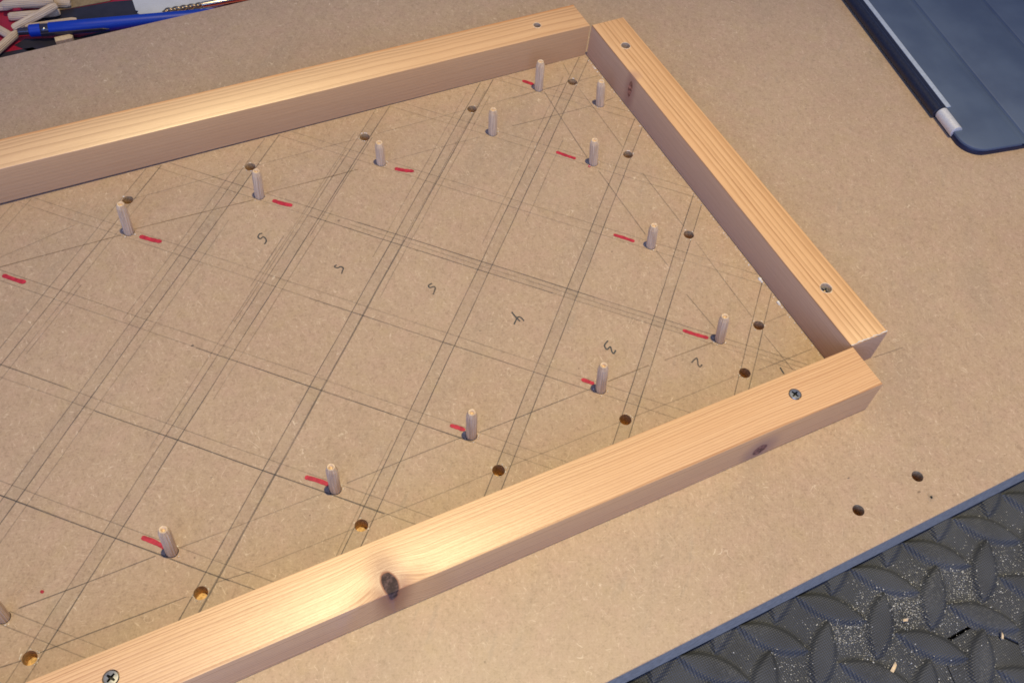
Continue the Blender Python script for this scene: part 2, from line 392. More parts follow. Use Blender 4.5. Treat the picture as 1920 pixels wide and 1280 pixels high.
# ------------------------------------------------------------------ the board, its holes and its pencil work
PT = [(-.35, 2.985), (.65, 2.98), (1.671, 2.978), (2.701, 2.972), (3.719, 2.961), (4.778, 2.95)][1:]
PR = [(4.355, 3.331), (4.362, 2.321), (4.341, 1.331), (4.348, .328)]
PB = [(-.727, .302), (.256, .310), (1.316, .309), (2.297, .322), (3.301, .297)]
HT = [(.721, 3.312), (1.701, 3.318), (2.687, 3.308), (3.682, 3.303), (4.689, 3.306)]
HR = [(4.693, 2.301), (4.695, 1.316), (4.703, .324)]
HB = [(-.64, .001), (.341, -.018), (1.377, .004), (2.351, .006), (3.34, .008), (4.356, .002)]
HX = [(4.996, -1.205), (4.445, -1.242)]
HOFF = [(-.28, 3.31), (-1.28, 3.31), (-1.64, 0.0)]
holes = []
for p in HT + HR + HOFF: holes.append((circle(p[0], p[1], .0425, 26, 0, .012), .15))
for i, p in enumerate(HB): holes.append((circle(p[0], p[1], .0435, 26, 0, .012), (.105, .105, .112, .14, .14, .15)[i]))
for p in HX: holes.append((circle(p[0], p[1], .0415, 26, 0, .012), .20))
for p in PT + PR + PB: holes.append((circle(p[0], p[1], .0408, 26, 0, .015), .13))
outline = [(-4.2, -1.588), (12.6, -1.417), (12.6, 5.71), (-4.2, 5.235)]
V, F, I = plate(outline, -.275, 0.0, holes, ch=.006)
board = tag(mk('mdf_board', V, F, [MDF, EDGE, HOLE], mi=I), 'large tan fibreboard sheet drilled with holes and ruled with pencil lines', 'board')
# keep pencil strokes out of the holes
ALLH = [(sum(q[0] for q in h[0]) / len(h[0]), sum(q[1] for q in h[0]) / len(h[0])) for h in holes]
zc_ = [0.0009]
def stroke_mat(s): return {3: G_STRONG, 2: G_MID, 1: G_FAINT, 0: G_SMEAR, 4: G_BROWN}[s]
def pencil(a, b, s, wd=None, name='pencil_line'):
    a = Vector(a); b = Vector(b); L = (b - a).length
    if L < .03: return
    ts = [(0.0, 1.0)]
    for h in ALLH:                          # cut where the stroke crosses a hole
        c = Vector(h); d = (b - a) / L; t = (c - a).dot(d); off = (a + d * t - c).length
        if off < .043:
            hw = math.sqrt(.043 ** 2 - off ** 2); t0, t1 = (t - hw) / L, (t + hw) / L; nt = []
            for u, v in ts:
                if t1 <= u or t0 >= v: nt.append((u, v)); continue
                if u < t0: nt.append((u, t0))
                if v > t1: nt.append((t1, v))
            ts = nt
    wd = wd or {3: .0076, 2: .0071, 1: .0070, 0: .07, 4: .0100}[s]
    V = []; F = []
    zc_[0] += .000012
    nrm = Vector((-(b - a).y, (b - a).x)) / L; ph = random.uniform(0, 6)
    for u, v in ts:
        n = max(2, int((v - u) * L / .25) + 1)
        pts = [a + (b - a) * (u + (v - u) * i / (n - 1)) + nrm * .0016 * math.sin(ph + i * 1.7) for i in range(n)]
        v_, f_ = ribbon([tuple(p) for p in pts], wd, zc_[0], jit=.15); o_ = len(V); V += v_; F += [[q + o_ for q in f] for f in f_]
    if F:
        mk(name, V, F, stroke_mat(s), parent=board)
RX0, RX1, RY0, RY1 = -1.7, 4.985, -.262, 3.592
def clip(c, sgn):                           # y = c + sgn*x inside the frame
    xs = []
    for x in (RX0, RX1):
        y = c + sgn * x
        if RY0 <= y <= RY1: xs.append((x, y))
    for y in (RY0, RY1):
        x = (y - c) * sgn
        if RX0 < x < RX1: xs.append((x, y))
    xs = sorted(xs); return (xs[0], xs[-1]) if len(xs) >= 2 else None
def part_of(seg, u, v):
    a, b = Vector(seg[0]), Vector(seg[1]); return tuple(a + (b - a) * u), tuple(a + (b - a) * v)
ro = .045 * math.sqrt(2)
for c, sl, sr in ((2.6, 2, 3), (1.617, 2, 3), (.63, 2, 3), (-.37, 3, 3), (-1.385, 3, 3), (-2.372, 3, 3), (-3.352, 3, 3), (-4.368, 3, 3), (3.6, 2, 2)):
    for off, st in ((ro, sl), (-ro, sr)):
        s = clip(c + off, 1)
        if s: pencil(*s, st)
    s = clip(c, 1)
    if s and c < 2 and c > -3.4: pencil(*part_of(s, .02, .98), 0, .10, 'pencil_smear')
# ghost copies of the pairs, rubbed or ruled twice
for c, u, v, st in ((.63 + .13, .35, .95, 1), (.63 + .105, .55, .9, 1), (-.37 - .055, .02, .62, 2), (-.37 - .13, .5, .95, 1), (.63 - .15, .4, .75, 1), (1.617 - .17, .15, .8, 1), (1.617 + .15, .6, .95, 1), (2.6 - .16, .2, .9, 1),
        (-1.385 + .14, .55, .95, 1), (-.37 + .16, .6, .98, 1), (-1.385 - .2, .6, .8, 1), (-.37 - .048, .62, .97, 1), (.63 - .09, .7, .92, 2), (.63 + .17, .62, .72, 2), (-1.385 + .1, .02, .2, 1), (2.6 - .21, .5, .66, 2)):
    s = clip(c, 1)
    if s: pencil(*part_of(s, u, v), st)
for c, sl, sr in ((-.425, 1, 1), (.567, 1, 2), (1.625, 1, 1), (2.619, 1, 1), (3.61, 1, 1), (4.655, 2, 1), (5.672, 1, 1), (6.68, 1, 1), (7.69, 1, 1), (-1.4, 1, 1)):
    for off, st in ((ro * .93, sl), (-ro * .93, sr)):
        s = clip(c + off, -1)
        if s: pencil(*s, st)
for c, u, v, st in ((4.655, .3, .97, 1), (4.655 - ro, .25, .62, 2), (4.655 + ro, .3, .66, 2), (1.625 - ro, .5, .92, 3), (2.619 - ro, .48, .86, 3), (.567 - ro, .1, .9, 3), (3.61 - ro, .45, .85, 2), (1.625 + ro, .02, .45, 2), (4.655, .45, .8, 0)):
    s = clip(c, -1)
    if s: pencil(*part_of(s, u, v), st, *((.1, 'pencil_smear') if st == 0 else ()))
for a, b in (((4.93, -1.41), (4.99, -1.35)), ((4.95, -1.36), (5.02, -1.39)), ((4.97, -1.31), (4.99, -1.38)), ((4.94, -1.385), (5.0, -1.372)), ((4.96, -1.40), (4.99, -1.37))): pencil(a, b, 0, .03, 'pencil_smear')
for a, b, s in (((-.797, .016), (-.682, .003), 3), ((-.596, .008), (.259, -.006), 3), ((.441, .007), (.667, -.012), 2), ((-.64, .322), (.16, .322), 3), ((.302, .316), (1.23, .313), 1), ((1.399, .324), (2.227, .335), 2),
        ((2.362, .322), (3.248, .329), 3), ((3.384, .336), (3.732, .338), 4), ((3.867, .332), (4.287, .327), 4), ((.7, .0), (2.3, .01), 1), ((2.42, .005), (4.3, .004), 1), ((4.384, 3.281), (4.342, 2.404), 3), ((4.359, 2.227), (4.362, 1.451), 3), ((4.355, 1.271), (4.364, 1.106), 2),
        ((4.345, .796), (4.373, .436), 2), ((4.728, 3.56), (4.708, 3.408), 2), ((4.704, 3.215), (4.697, 2.405), 2), ((4.698, 2.059), (4.703, 1.406), 2), ((4.704, 1.22), (4.699, .409), 2), ((4.694, .236), (4.705, -.116), 2),
        ((2.8, 3.31), (4.617, 3.309), 1), ((4.072, 3.301), (4.617, 3.309), 2), ((4.749, 3.298), (4.957, 3.299), 2), ((3.914, 2.979), (4.7, 2.957), 2), ((4.841, 2.964), (4.934, 2.981), 3), ((.693, 2.994), (1.612, 2.958), 4), ((1.732, 2.991), (2.5, 2.972), 4), ((2.772, 2.971), (3.598, 2.958), 1),
        ((4.766, .325), (4.966, .33), 2), ((4.46, -.019), (4.955, -.018), 2), ((5.342, -.27), (5.62, -.285), 2), ((-.6, 2.992), (.6, 2.973), 4), ((.76, 3.31), (1.66, 3.315), 1), ((1.75, 3.315), (2.6, 3.31), 1), ((-.4, 3.05), (.3, 3.2), 1)):
    pencil(a, b, s)
DIG = {'five_a': [[(1.568, 2.593), (1.548, 2.597), (1.527, 2.573), (1.537, 2.547), (1.564, 2.558), (1.575, 2.527), (1.567, 2.501), (1.548, 2.484)]],
       'five_b': [[(1.983, 2.083), (1.961, 2.074), (1.977, 2.053), (2.005, 2.056), (2.017, 2.033), (2.0, 2.009), (1.986, 1.986)]],
       'five_c': [[(2.579, 1.643), (2.545, 1.633), (2.549, 1.611), (2.578, 1.609), (2.584, 1.592), (2.565, 1.566), (2.543, 1.541)]],
       'four': [[(3.019, 1.165), (3.023, 1.129), (3.03, 1.093), (3.038, 1.063)], [(2.984, 1.055), (3.024, 1.092), (3.046, 1.103), (3.061, 1.087), (3.067, 1.054)]],
       'three': [[(3.562, .65), (3.526, .632), (3.512, .612), (3.516, .584), (3.549, .597), (3.547, .578), (3.539, .549), (3.546, .533), (3.573, .554)]],
       'two': [[(4.036, .235), (4.067, .248), (4.095, .255), (4.086, .227), (4.072, .2), (4.076, .179), (4.101, .191)]],
       'one': [[(4.63, -.063), (4.626, -.09), (4.623, -.121)]]}
def smooth_pts(p, n=4):
    out = []
    for i in range(len(p) - 1):
        p0, p1, p2, p3 = [Vector(p[max(0, min(len(p) - 1, j))]) for j in (i - 1, i, i + 1, i + 2)]
        for k in range(n):
            t = k / n; out.append(tuple(.5 * ((2 * p1) + (p2 - p0) * t + (2 * p0 - 5 * p1 + 4 * p2 - p3) * t * t + (3 * p1 - p0 - 3 * p2 + p3) * t ** 3)))
    return out + [tuple(p[-1])]
for nm, strokes in DIG.items():
    V = []; F = []
    for p in strokes:
        zc_[0] += .00002; v_, f_ = ribbon(smooth_pts(p), .0115, zc_[0], jit=.15); o_ = len(V); V += v_; F += [[q + o_ for q in f] for f in f_]
    mk('handwritten_numeral', V, F, G_DIGIT, parent=board)['label'] = 'pencilled number ' + nm.split('_')[0]
REDS = [[(-.266, 2.894), (-.208, 2.827), (-.15, 2.782)], [(.722, 2.901), (.776, 2.844), (.837, 2.802)], [(1.759, 2.887), (1.809, 2.829), (1.863, 2.795)], [(2.79, 2.864), (2.841, 2.817), (2.902, 2.793)], [(4.275, 3.472), (4.305, 3.44), (4.328, 3.41)],
        [(4.134, 2.548), (4.184, 2.486), (4.237, 2.431)], [(4.129, 1.539), (4.183, 1.487), (4.234, 1.429)], [(4.143, .505), (4.201, .438), (4.267, .384)], [(3.223, .419), (3.25, .392), (3.273, .366)], [(2.205, .445), (2.24, .415), (2.266, .385)], [(1.176, .464), (1.236, .42), (1.285, .362)], [(.123, .47), (.171, .429), (.222, .358)],
        [(-.501, .373), (-.4985, .370), (-.496, .367)], [(4.315, 2.305), (4.312, 2.30), (4.308, 2.295)]]
for i, p in enumerate(REDS):
    av = (Vector(p[0]) + Vector(p[2])) / 2; p = [p[0], tuple(Vector(p[1]).lerp(av, .55)), p[2]]
    pts = smooth_pts(p, 5); n = len(pts); wd = .020 if i >= 12 else (.031 if i > 4 else .035); zc_[0] += .00002
    a = Vector(pts[0]); d = (a - Vector(pts[1])).normalized(); b = Vector(pts[-1]); e = (b - Vector(pts[-2])).normalized()
    pts = [tuple(a + d * wd * .4)] + pts + [tuple(b + e * wd * .4)]
    V, F = ribbon(pts, wd, zc_[0], jit=.13)
    for q, s in ((0, .45), (1, .45), (-2, .45), (-1, .45)):
        pass
    m0 = (Vector(V[0]) + Vector(V[1])) / 2; m1 = (Vector(V[-1]) + Vector(V[-2])) / 2
    for q in (0, 1): V[q] = tuple(m0 + (Vector(V[q]) - m0) * .55)
    for q in (-1, -2): V[q] = tuple(m1 + (Vector(V[q]) - m1) * .55)
    mk('red_mark', V, F, RED, parent=board)
# stray spots of dirt and graphite on the board
for x, y, r, m in ((4.534, -1.017, .009, G_STRONG), (4.925, -1.305, .013, G_BROWN), (.475, 5.225, .012, G_BROWN), (.795, 1.77, .012, G_STRONG), (2.154, 2.501, .011, G_STRONG), (2.602, 1.985, .01, G_MID), (2.727, 1.1, .009, G_MID), (.62, .71, .008, G_MID)):
    zc_[0] += .00002; c = circle(0, 0, r, 12, 0, .2); mk('dirt_spot', [(p[0] + x, p[1] * .7 + y, zc_[0]) for p in c], [list(range(12))], m, parent=board)
# torn fibres raised round the drilled holes
V = []; F = []; rnd = random.Random(11)
for hx, hy in PT + PR + PB + HB + HR + HT:
    for _ in range(rnd.randint(3, 8)):
        a = rnd.uniform(0, 6.28); r = .043 + rnd.uniform(0, .010); L = rnd.uniform(.008, .022); hh = rnd.uniform(.002, .007)
        x, y = hx + r * math.cos(a), hy + r * math.sin(a); t = Vector((-math.sin(a), math.cos(a))); q = Vector((math.cos(a), math.sin(a))); b = len(V)
        for s, u, z in ((-1, 0, 0), (1, 0, 0), (.8, .5, hh), (-.7, .4, hh), (0, 1, 0)): V.append((x + t.x * s * L * .5 + q.x * u * .008, y + t.y * s * L * .5 + q.y * u * .008, .001 + z))
        F += [[b, b + 1, b + 2, b + 3], [b + 2, b + 3, b + 4]]
mk('torn_fibre', V, F, PALEWOOD, parent=board)['kind'] = 'stuff'

# ------------------------------------------------------------------ timber battens
HB_ = .337
def batten(name, length, wd, ht, holes, mats, loc, rz, label, z0=0.0):
    L2, W2 = length / 2, wd / 2
    n = 10; rnd = random.Random(len(label)); outer = []
    for i in range(n + 1): outer.append((-L2 + length * i / n, -W2 + (rnd.uniform(-.002, .002) if 0 < i < n else 0)))
    for i in range(n + 1): outer.append((L2 - length * i / n, W2 + (rnd.uniform(-.002, .002) if 0 < i < n else 0)))
    hs = [(circle(h[0], h[1], h[2], 28, 0, h[5] if len(h) > 5 else .02), h[3], h[4]) for h in holes]
    V, F, I = plate(outer, z0, ht, hs, ch=.011)
    return tag(mk(name, V, F, mats, mi=I, loc=loc, rot=(0, 0, rz), smooth=25), label, 'batten', 'pine battens framing the pencilled board')
PL, PD = (.76, .50, .275), (.50, .275, .125)
END = mat_wood('pine_end_grain', -.05, -.6, 20, (.50, .33, .21), (.36, .22, .13), gloss=.6, spec=.2)
W_TOP = mat_wood('pine_rear', -.5, -.5, 35, (.74, .45, .205), (.38, .17, .05), orange=(.128, .150, (.66, .27, .05)), fade=1.0, gloss=.40, wob=.06, spec=1.0, ior=1.7)
W_RIGHT = mat_wood('pine_right', .30, -.10, 36, (.73, .45, .225), (.30, .125, .035), orange=(-.150, -.172, (.70, .36, .11)), knots=((-.02 + 1.205, .165, .19, .028, .03, .085, (.34, .17, .10), (.50, .29, .18)),), fade=1.0, gloss=.45, wob=.04, phase=.4)
W_BOT = mat_wood('pine_front', -1.2, -.6, 66, (.80, .50, .245), (.42, .18, .06), knots=((.345 - 0, -.118, .337, .044, .075, .16, (.085, .052, .045), (.33, .14, .075)), (3.025, -.172, .10, .055, .03, .06, (.22, .11, .08), (.42, .24, .16))),
    bulge=(.345, -.115, .17, .17, .085), fade=1.0, gloss=.40, wob=.045, spec=1.0, ior=1.65)
W_SIDE = mat_wood('pine_right_side', .17, -.10, 40, (.58, .39, .25), (.43, .26, .15), knots=((-.02 + 1.205, .165, .19, .028, .03, .085, (.30, .14, .09), (.42, .24, .16)),), fade=.5, gloss=.6, wob=.05, spec=.25)  # right batten's sides: darker, less glossy pine than its top face
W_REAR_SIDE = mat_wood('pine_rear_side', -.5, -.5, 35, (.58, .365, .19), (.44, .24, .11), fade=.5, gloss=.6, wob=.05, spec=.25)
cx_t = 1.49
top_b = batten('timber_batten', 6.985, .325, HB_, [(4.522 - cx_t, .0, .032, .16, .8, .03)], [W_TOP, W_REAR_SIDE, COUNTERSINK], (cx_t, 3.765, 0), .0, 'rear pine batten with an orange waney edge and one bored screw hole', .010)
top_b.rotation_euler = (0, .0040, 0); top_b.location.z = .006 * S
cy_r = 1.665
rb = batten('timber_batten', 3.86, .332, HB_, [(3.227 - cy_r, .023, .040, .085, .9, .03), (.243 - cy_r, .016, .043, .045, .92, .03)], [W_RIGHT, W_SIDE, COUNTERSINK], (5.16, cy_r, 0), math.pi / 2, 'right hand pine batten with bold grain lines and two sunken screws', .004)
cx_b = 1.005
bb = batten('timber_batten', 7.99, .345, HB_, [(4.366 - cx_b, .007, .046, .022, .96, .01), (-.206 - cx_b, .008, .046, .022, .96, .01)], [W_BOT, W_BOT, COUNTERSINK], (cx_b, -.443, 0), 0.0, 'front pine batten with a big dark knot and two shiny screws', .007)
for b_, nm in ((top_b, 't'), (rb, 'r'), (bb, 'b')): pass
def cross(r, a, w):
    pts = []
    for q in range(4):
        t = a + q * math.pi / 2; c, s = math.cos(t), math.sin(t)
        for px, py in ((w, -w), (r, -w * .7), (r, w * .7)): pts.append((px * c - py * s, px * s + py * c))
    return pts
def screw(parent, x, y, z, a):
    r = .041
    cr = cross(.027, a, .0075)
    tv, tt = cdt(circle(0, 0, r * .93, 28), [cr]); V = [(p[0], p[1], 0.002 * (1 - (p[0] ** 2 + p[1] ** 2) / r ** 2)) for p in tv]; F = [list(t) for t in tt]
    def find(p): return min(range(len(tv)), key=lambda i: (tv[i][0] - p[0]) ** 2 + (tv[i][1] - p[1]) ** 2)
    rim = [find(p) for p in circle(0, 0, r * .93, 28)]
    b = len(V); V += [(p[0], p[1], -.004) for p in circle(0, 0, r, 28)]
    for i in range(28): F.append([rim[i], rim[(i + 1) % 28], b + (i + 1) % 28, b + i])
    b2 = len(V); V += [(p[0] * .4, p[1] * .4, -.03) for p in circle(0, 0, r, 28)]
    for i in range(28): F.append([b + i, b + (i + 1) % 28, b2 + (i + 1) % 28, b2 + i])
    s = mk('screw', V, F, STEEL, parent=parent, loc=(x, y, z), smooth=35)
    V = [(p[0], p[1], .001) for p in cr] + [(p[0] * .55, p[1] * .55, -.02) for p in cr]; n = len(cr)
    F = [[i, (i + 1) % n, n + (i + 1) % n, n + i] for i in range(n)] + [list(range(n, 2 * n))]
    mk('screw_recess', V, F, DARKSTEEL, parent=s)
screw(bb, 4.366 - cx_b, .007, HB_ + .001, .35); screw(bb, -.206 - cx_b, .008, HB_ + .001, .6)
screw(rb, .243 - cy_r, .016, HB_ - .032, .5); screw(rb, 3.227 - cy_r, .023, HB_ - .078, .2); screw(top_b, 4.522 - cx_t, .0, HB_ - .13, .2)
# raised splinters round the bored holes and the sawn end of the right batten
def ragged(parent, pts, wd, name, m, up=.006, seed=1):
    rnd = random.Random(seed); V = []; F = []
    for i, p in enumerate(pts):
        h = rnd.uniform(.2, 1) * up; g = wd * rnd.uniform(.45, 1.2); q = p[3:] if len(p) > 3 else (0, 1)
        V += [(p[0], p[1], p[2]), (p[0] + q[0] * g * .5, p[1] + q[1] * g * .5, p[2] + h), (p[0] + q[0] * g, p[1] + q[1] * g, p[2] - h * .4)]
        if i:
            for k in (0, 1): F.append([3 * i - 3 + k, 3 * i - 2 + k, 3 * i + 1 + k, 3 * i + k])
    return mk(name, V, F, m, parent=parent)
for par, x, y, r, sd in ((rb, 3.227 - cy_r, .023, .041, 1), (rb, .243 - cy_r, .016, .044, 2), (top_b, 4.522 - cx_t, 0, .034, 3)):
    ragged(par, [(x + r * math.cos(t), y + r * math.sin(t), HB_ + .0005, math.cos(t), math.sin(t)) for t in [.0 + 2 * math.pi * i / 22 for i in range(23)]], .008, 'splintered_rim', SPLINT, .004, sd)
ragged(rb, [(-1.930 + random.uniform(0, .008), -.166 + .332 * i / 24, HB_ + .0008, 1, 0) for i in range(25)], .010, 'splintered_end', PALEWOOD, .005, 5)
# blobs of dried glue and torn board skin along the foot of the right batten
def blob_strip(pts, r, seed):
    rnd = random.Random(seed); V = []; F = []
    for x, y, s in pts:
        b = len(V); k = 8
        for j, (rr, zz) in enumerate(((1, 0), (.85, .45), (.45, .8))):
            for i in range(k):
                a = 6.283 * i / k; g = r * s * rr * rnd.uniform(.75, 1.25); V.append((x + g * math.cos(a), y + g * math.sin(a) * .7, zz * r * s))
        for j in range(2):
            for i in range(k): F.append([b + j * k + i, b + j * k + (i + 1) % k, b + (j + 1) * k + (i + 1) % k, b + (j + 1) * k + i])
        F.append([b + 2 * k + i for i in range(k)])
    return V, F
rnd = random.Random(5); pts = []
for wy, s in ((.858, .55), (.70, 1.15), (.675, .8), (.45, 1.1), (.43, .8), (.40, .5)): pts.append((wy - cy_r, .186, s))
for _ in range(90):
    wy = rnd.uniform(-.1, 3.56); pts.append((wy - cy_r, .180 + rnd.uniform(0, .008), rnd.uniform(.12, .40) * (1.2 if wy < .4 or wy > 3.2 else .8)))
V, F = blob_strip(pts, .017, 4)
gl = mk('glue_bead', V, F, mat_simple('dried_glue', (.70, .68, .66), .55, .4, nscale=30), parent=rb, smooth=60)

# ------------------------------------------------------------------ dowel pegs
def dowel_mesh(total, r=.038, n=30):
    prof = [(r * .72, 0), (r * .95, .016), (r, .022), (r, total - .044), (r * .97, total - .038), (r * .74, total - .004), (r * .64, total), (r * .46, total - .002), (r * .2, total - .018)]
    V, F = lathe(prof, n, .11, 1)
    return V, F
V, F = dowel_mesh(.455)
dsrc = mk('wooden_dowel', V, F, DOWEL, smooth=20)
pegs = [(PT[0], (.008, .001, .321), 'fluted dowel peg standing beside the leftmost hole of the rear row'),
        (PT[1], (.007, -.002, .293), 'fluted dowel peg in the rear row, second from the left'),
        (PT[2], (-.012, .005, .243), 'fluted dowel peg in the middle of the rear row, shortest of that row'),
        (PT[3], (-.011, .006, .278), 'fluted dowel peg in the rear row, second from the right batten'),
        (PT[4], (-.022, .018, .268), 'fluted dowel peg standing closest to the inner face of the right batten'),
        (PR[0], (-.011, .009, .316), 'fluted dowel peg standing closest to the rear batten, short red dash at its foot'),
        (PR[1], (-.023, .018, .271), 'fluted dowel peg with a small red dot at its foot, near the right batten'),
        (PR[2], (-.015, .013, .251), 'fluted dowel peg with a notched white tip, midway along the right batten'),
        (PR[3], (-.022, .026, .291), 'fluted dowel peg beside the longest red dash, above the pencilled number two'),
        (PB[0], (.01, .005, .330), 'fluted dowel peg cut off by the left edge of the photo'),
        (PB[1], (.01, .001, .328), 'fluted dowel peg nearest the camera, with a red dash touching its shadow'),
        (PB[2], (-.009, .003, .321), 'fluted dowel peg standing behind the dark knot of the front batten'),
        (PB[3], (-.011, .005, .318), 'fluted dowel peg in the middle of the front row'),
        (PB[4], (-.019, .018, .311), 'fluted dowel peg just below the pencilled number three')]
rnd = random.Random(2)
for i, (p, l, lab) in enumerate(pegs):
    if i == 0: o = dsrc
    else: o = dsrc.copy(); COL.objects.link(o)
    ax = Vector((l[0] * 1.0, l[1] * 1.0, l[2])).normalized(); q = ax.to_track_quat('Z', 'Y'); o.rotation_mode = 'QUATERNION'
    o.rotation_quaternion = q @ Matrix.Rotation(rnd.uniform(0, 6), 3, 'Z').to_quaternion()
    if l[2] < .262: pass
    tip = Vector((p[0], p[1], 0)) + ax * (l[2] - .012)
    o.location = (tip - ax * .455) * S
    tag(o, lab, 'dowel peg', 'dowel pegs standing in the drilled board')

# ------------------------------------------------------------------ tablet in its folding cover (lies on the board, top right)
tb = empty('tablet', (7.582, 1.404, 0), (0, 0, math.radians(-10)))
tag(tb, 'tablet in a dark blue folding cover with a silver hinge, lying on the board', 'tablet')
def rrect(x0, y0, x1, y1, r, n=10):
    pts = []
    for cx, cy, a in ((x0 + r, y0 + r, math.pi), (x1 - r, y0 + r, 1.5 * math.pi), (x1 - r, y1 - r, 0), (x0 + r, y1 - r, .5 * math.pi)):
        for i in range(n + 1): t = a + .5 * math.pi * i / n; pts.append((cx + r * math.cos(t), cy + r * math.sin(t)))
    return pts
V, F, I = plate(rrect(-.004, -.262, 2.62, 3.17, .20), .004, .054, ch=.022); mk('tablet_body', V, F, mat_simple('dark_casing', (.018, .022, .05), .45, .4), parent=tb, smooth=50)
# one padded panel per fold
def panel(x0, x1, first=False, last=False):
    r0 = .20; pts = []
    y0, y1 = -.268, 3.176
    if first:
        full = rrect(-.006, y0, 3, y1, .20); pts = [p for p in full if p[0] < .5]; pts = [p for p in pts if p[1] < 1] ; lo = pts
        up = [p for p in full if p[0] < .5 and p[1] > 1]
        outer = sorted([p for p in lo], key=lambda p: p[0])
        outer = [p for p in lo] + [(x1, y0), (x1, y1)] + [p for p in up]
    elif last: outer = [(x0, y0), (x1 - .2, y0), (x1, y0 + .2), (x1, y1 - .2), (x1 - .2, y1), (x0, y1)]
    else: outer = [(x0, y0), (x1, y0), (x1, y1), (x0, y1)]
    V, F, I = plate(outer, .055, .079, ch=.010); mk('cover_panel', V, F, LEATHER, parent=tb, smooth=50)
panel(0, .552, first=True); panel(.640, 1.315); panel(1.40, 2.0); panel(2.09, 2.63, last=True)
for x0, x1 in ((.552, .640), (1.315, 1.40), (2.0, 2.09)):
    V = []; F = []
    prof = [(0, .073), (.2, .071), (.55, .0695), (.78, .064), (.86, .058), (.93, .064), (1, .071)]
    for y in (-.266, 3.174):
        for t, z in prof: V.append((x0 + (x1 - x0) * t, y, z))
    m = len(prof); F = [[i, i + 1, m + i + 1, m + i] for i in range(m - 1)]
    mk('cover_fold', V, F, LEATHER, parent=tb)
def tube_v(name, u, z, r, v0, v1, m, sq=1.0, n=20):
    V = []; F = []
    for j, v in enumerate((v0, v0 + .004, v1 - .004, v1)):
        rr = r * (.9 if j in (0, 3) else 1)
        for i in range(n): a = 6.28318 * i / n; V.append((u + rr * math.cos(a), v, z + rr * math.sin(a) * sq))
    for j in range(3):
        for i in range(n): F.append([j * n + i, j * n + (i + 1) % n, (j + 1) * n + (i + 1) % n, (j + 1) * n + i])
    F += [list(range(n)), list(range(3 * n, 4 * n))]
    return mk(name, V, F, m, parent=tb, smooth=40)
ALU = mat_simple('brushed_aluminium', (.70, .70, .70), .42, .5, .4, nscale=60, namp=.08)
WRAP = mat_simple('hinge_wrap', (.010, .013, .030), .42, .5, nscale=60, namp=.3, bump=.2)
tube_v('hinge_wrap', -.002, .056, .054, .272, 2.75, WRAP, 1.0)
tube_v('hinge_barrel', .028, .060, .058, 0.0, .268, ALU)
V, F, I = plate([(.092, .30), (.142, .30), (.142, 2.72), (.092, 2.72)], .078, .086, ch=.003); mk('hinge_strip', V, F, mat_simple('grey_strip', (.42, .48, .57), .45, .5, .2, nscale=40, namp=.08), parent=tb)
V, F, I = plate([(.050, .275), (.092, .275), (.092, 2.74), (.050, 2.74)], .06, .0805); mk('hinge_groove', V, F, WRAP, parent=tb)

# ------------------------------------------------------------------ clutter behind the board, top left
zf = MZ
def sheet(name, poly, z, m, parent=None, th=.004):
    V, F, I = plate(poly if sum((poly[i][0] * poly[(i + 1) % len(poly)][1] - poly[(i + 1) % len(poly)][0] * poly[i][1]) for i in range(len(poly))) > 0 else poly[::-1], z, z + th); return mk(name, V, F, m, parent=parent)
bag = tag(sheet('printed_bag', [(-.6, 5.36), (2.9, 5.46), (3.0, 5.9), (2.6, 7.6), (-.6, 7.4)], zf + .002, mat_simple('red_print', (.40, .018, .040), .35, .5, nscale=6)), 'red and black printed plastic bag lying behind the board', 'bag')
BLK = mat_simple('black_print', (.030, .027, .034), .42, .45, nscale=8)
for poly in ([(.46, 6.20), (.52, 6.25), (.673, 6.273), (1.199, 6.251), (1.417, 6.209), (1.47, 6.09), (1.45, 5.87), (1.011, 5.96), (.589, 6.05), (.43, 6.10)],
             [(.36, 5.96), (.56, 5.899), (.83, 5.817), (.897, 5.685), (.425, 5.695), (.255, 5.904)], [(-.2, 5.87), (.082, 5.838), (.402, 5.817), (.446, 5.752), (.40, 5.40), (-.2, 5.38)], [(.831, 5.825), (1.10, 5.837), (1.06, 5.50), (.846, 5.50)]):
    sheet('black_print', poly, zf + .007, BLK, bag, .002)
tag(sheet('cardboard_scrap', [(.60, 6.25), (.675, 6.275), (1.202, 6.262), (1.35, 6.36), (1.10, 6.50), (.72, 6.44)], zf + .010, mat_simple('cardboard', (.34, .24, .12), .8, .2), th=.006), 'tan cardboard scrap beside the loose dowels', 'cardboard')
card = tag(sheet('white_card', [(1.397, 6.35), (1.401, 6.181), (1.392, 6.02), (1.415, 6.0), (1.395, 5.975), (1.449, 5.885), (1.60, 5.78), (1.722, 5.70), (1.80, 5.80), (2.305, 5.84), (2.52, 5.90), (2.45, 6.6), (1.42, 6.6)], zf + .018, mat_simple('white_card', (.62, .63, .62), .5, .4, nscale=5, namp=.05), th=.008), 'torn white card under the drill bit behind the board', 'card')
def along(o, a, b):
    d = (Vector(b) - Vector(a)).normalized(); o.rotation_mode = 'QUATERNION'; o.rotation_quaternion = d.to_track_quat('Z', 'Y'); o.location = Vector(a) * S
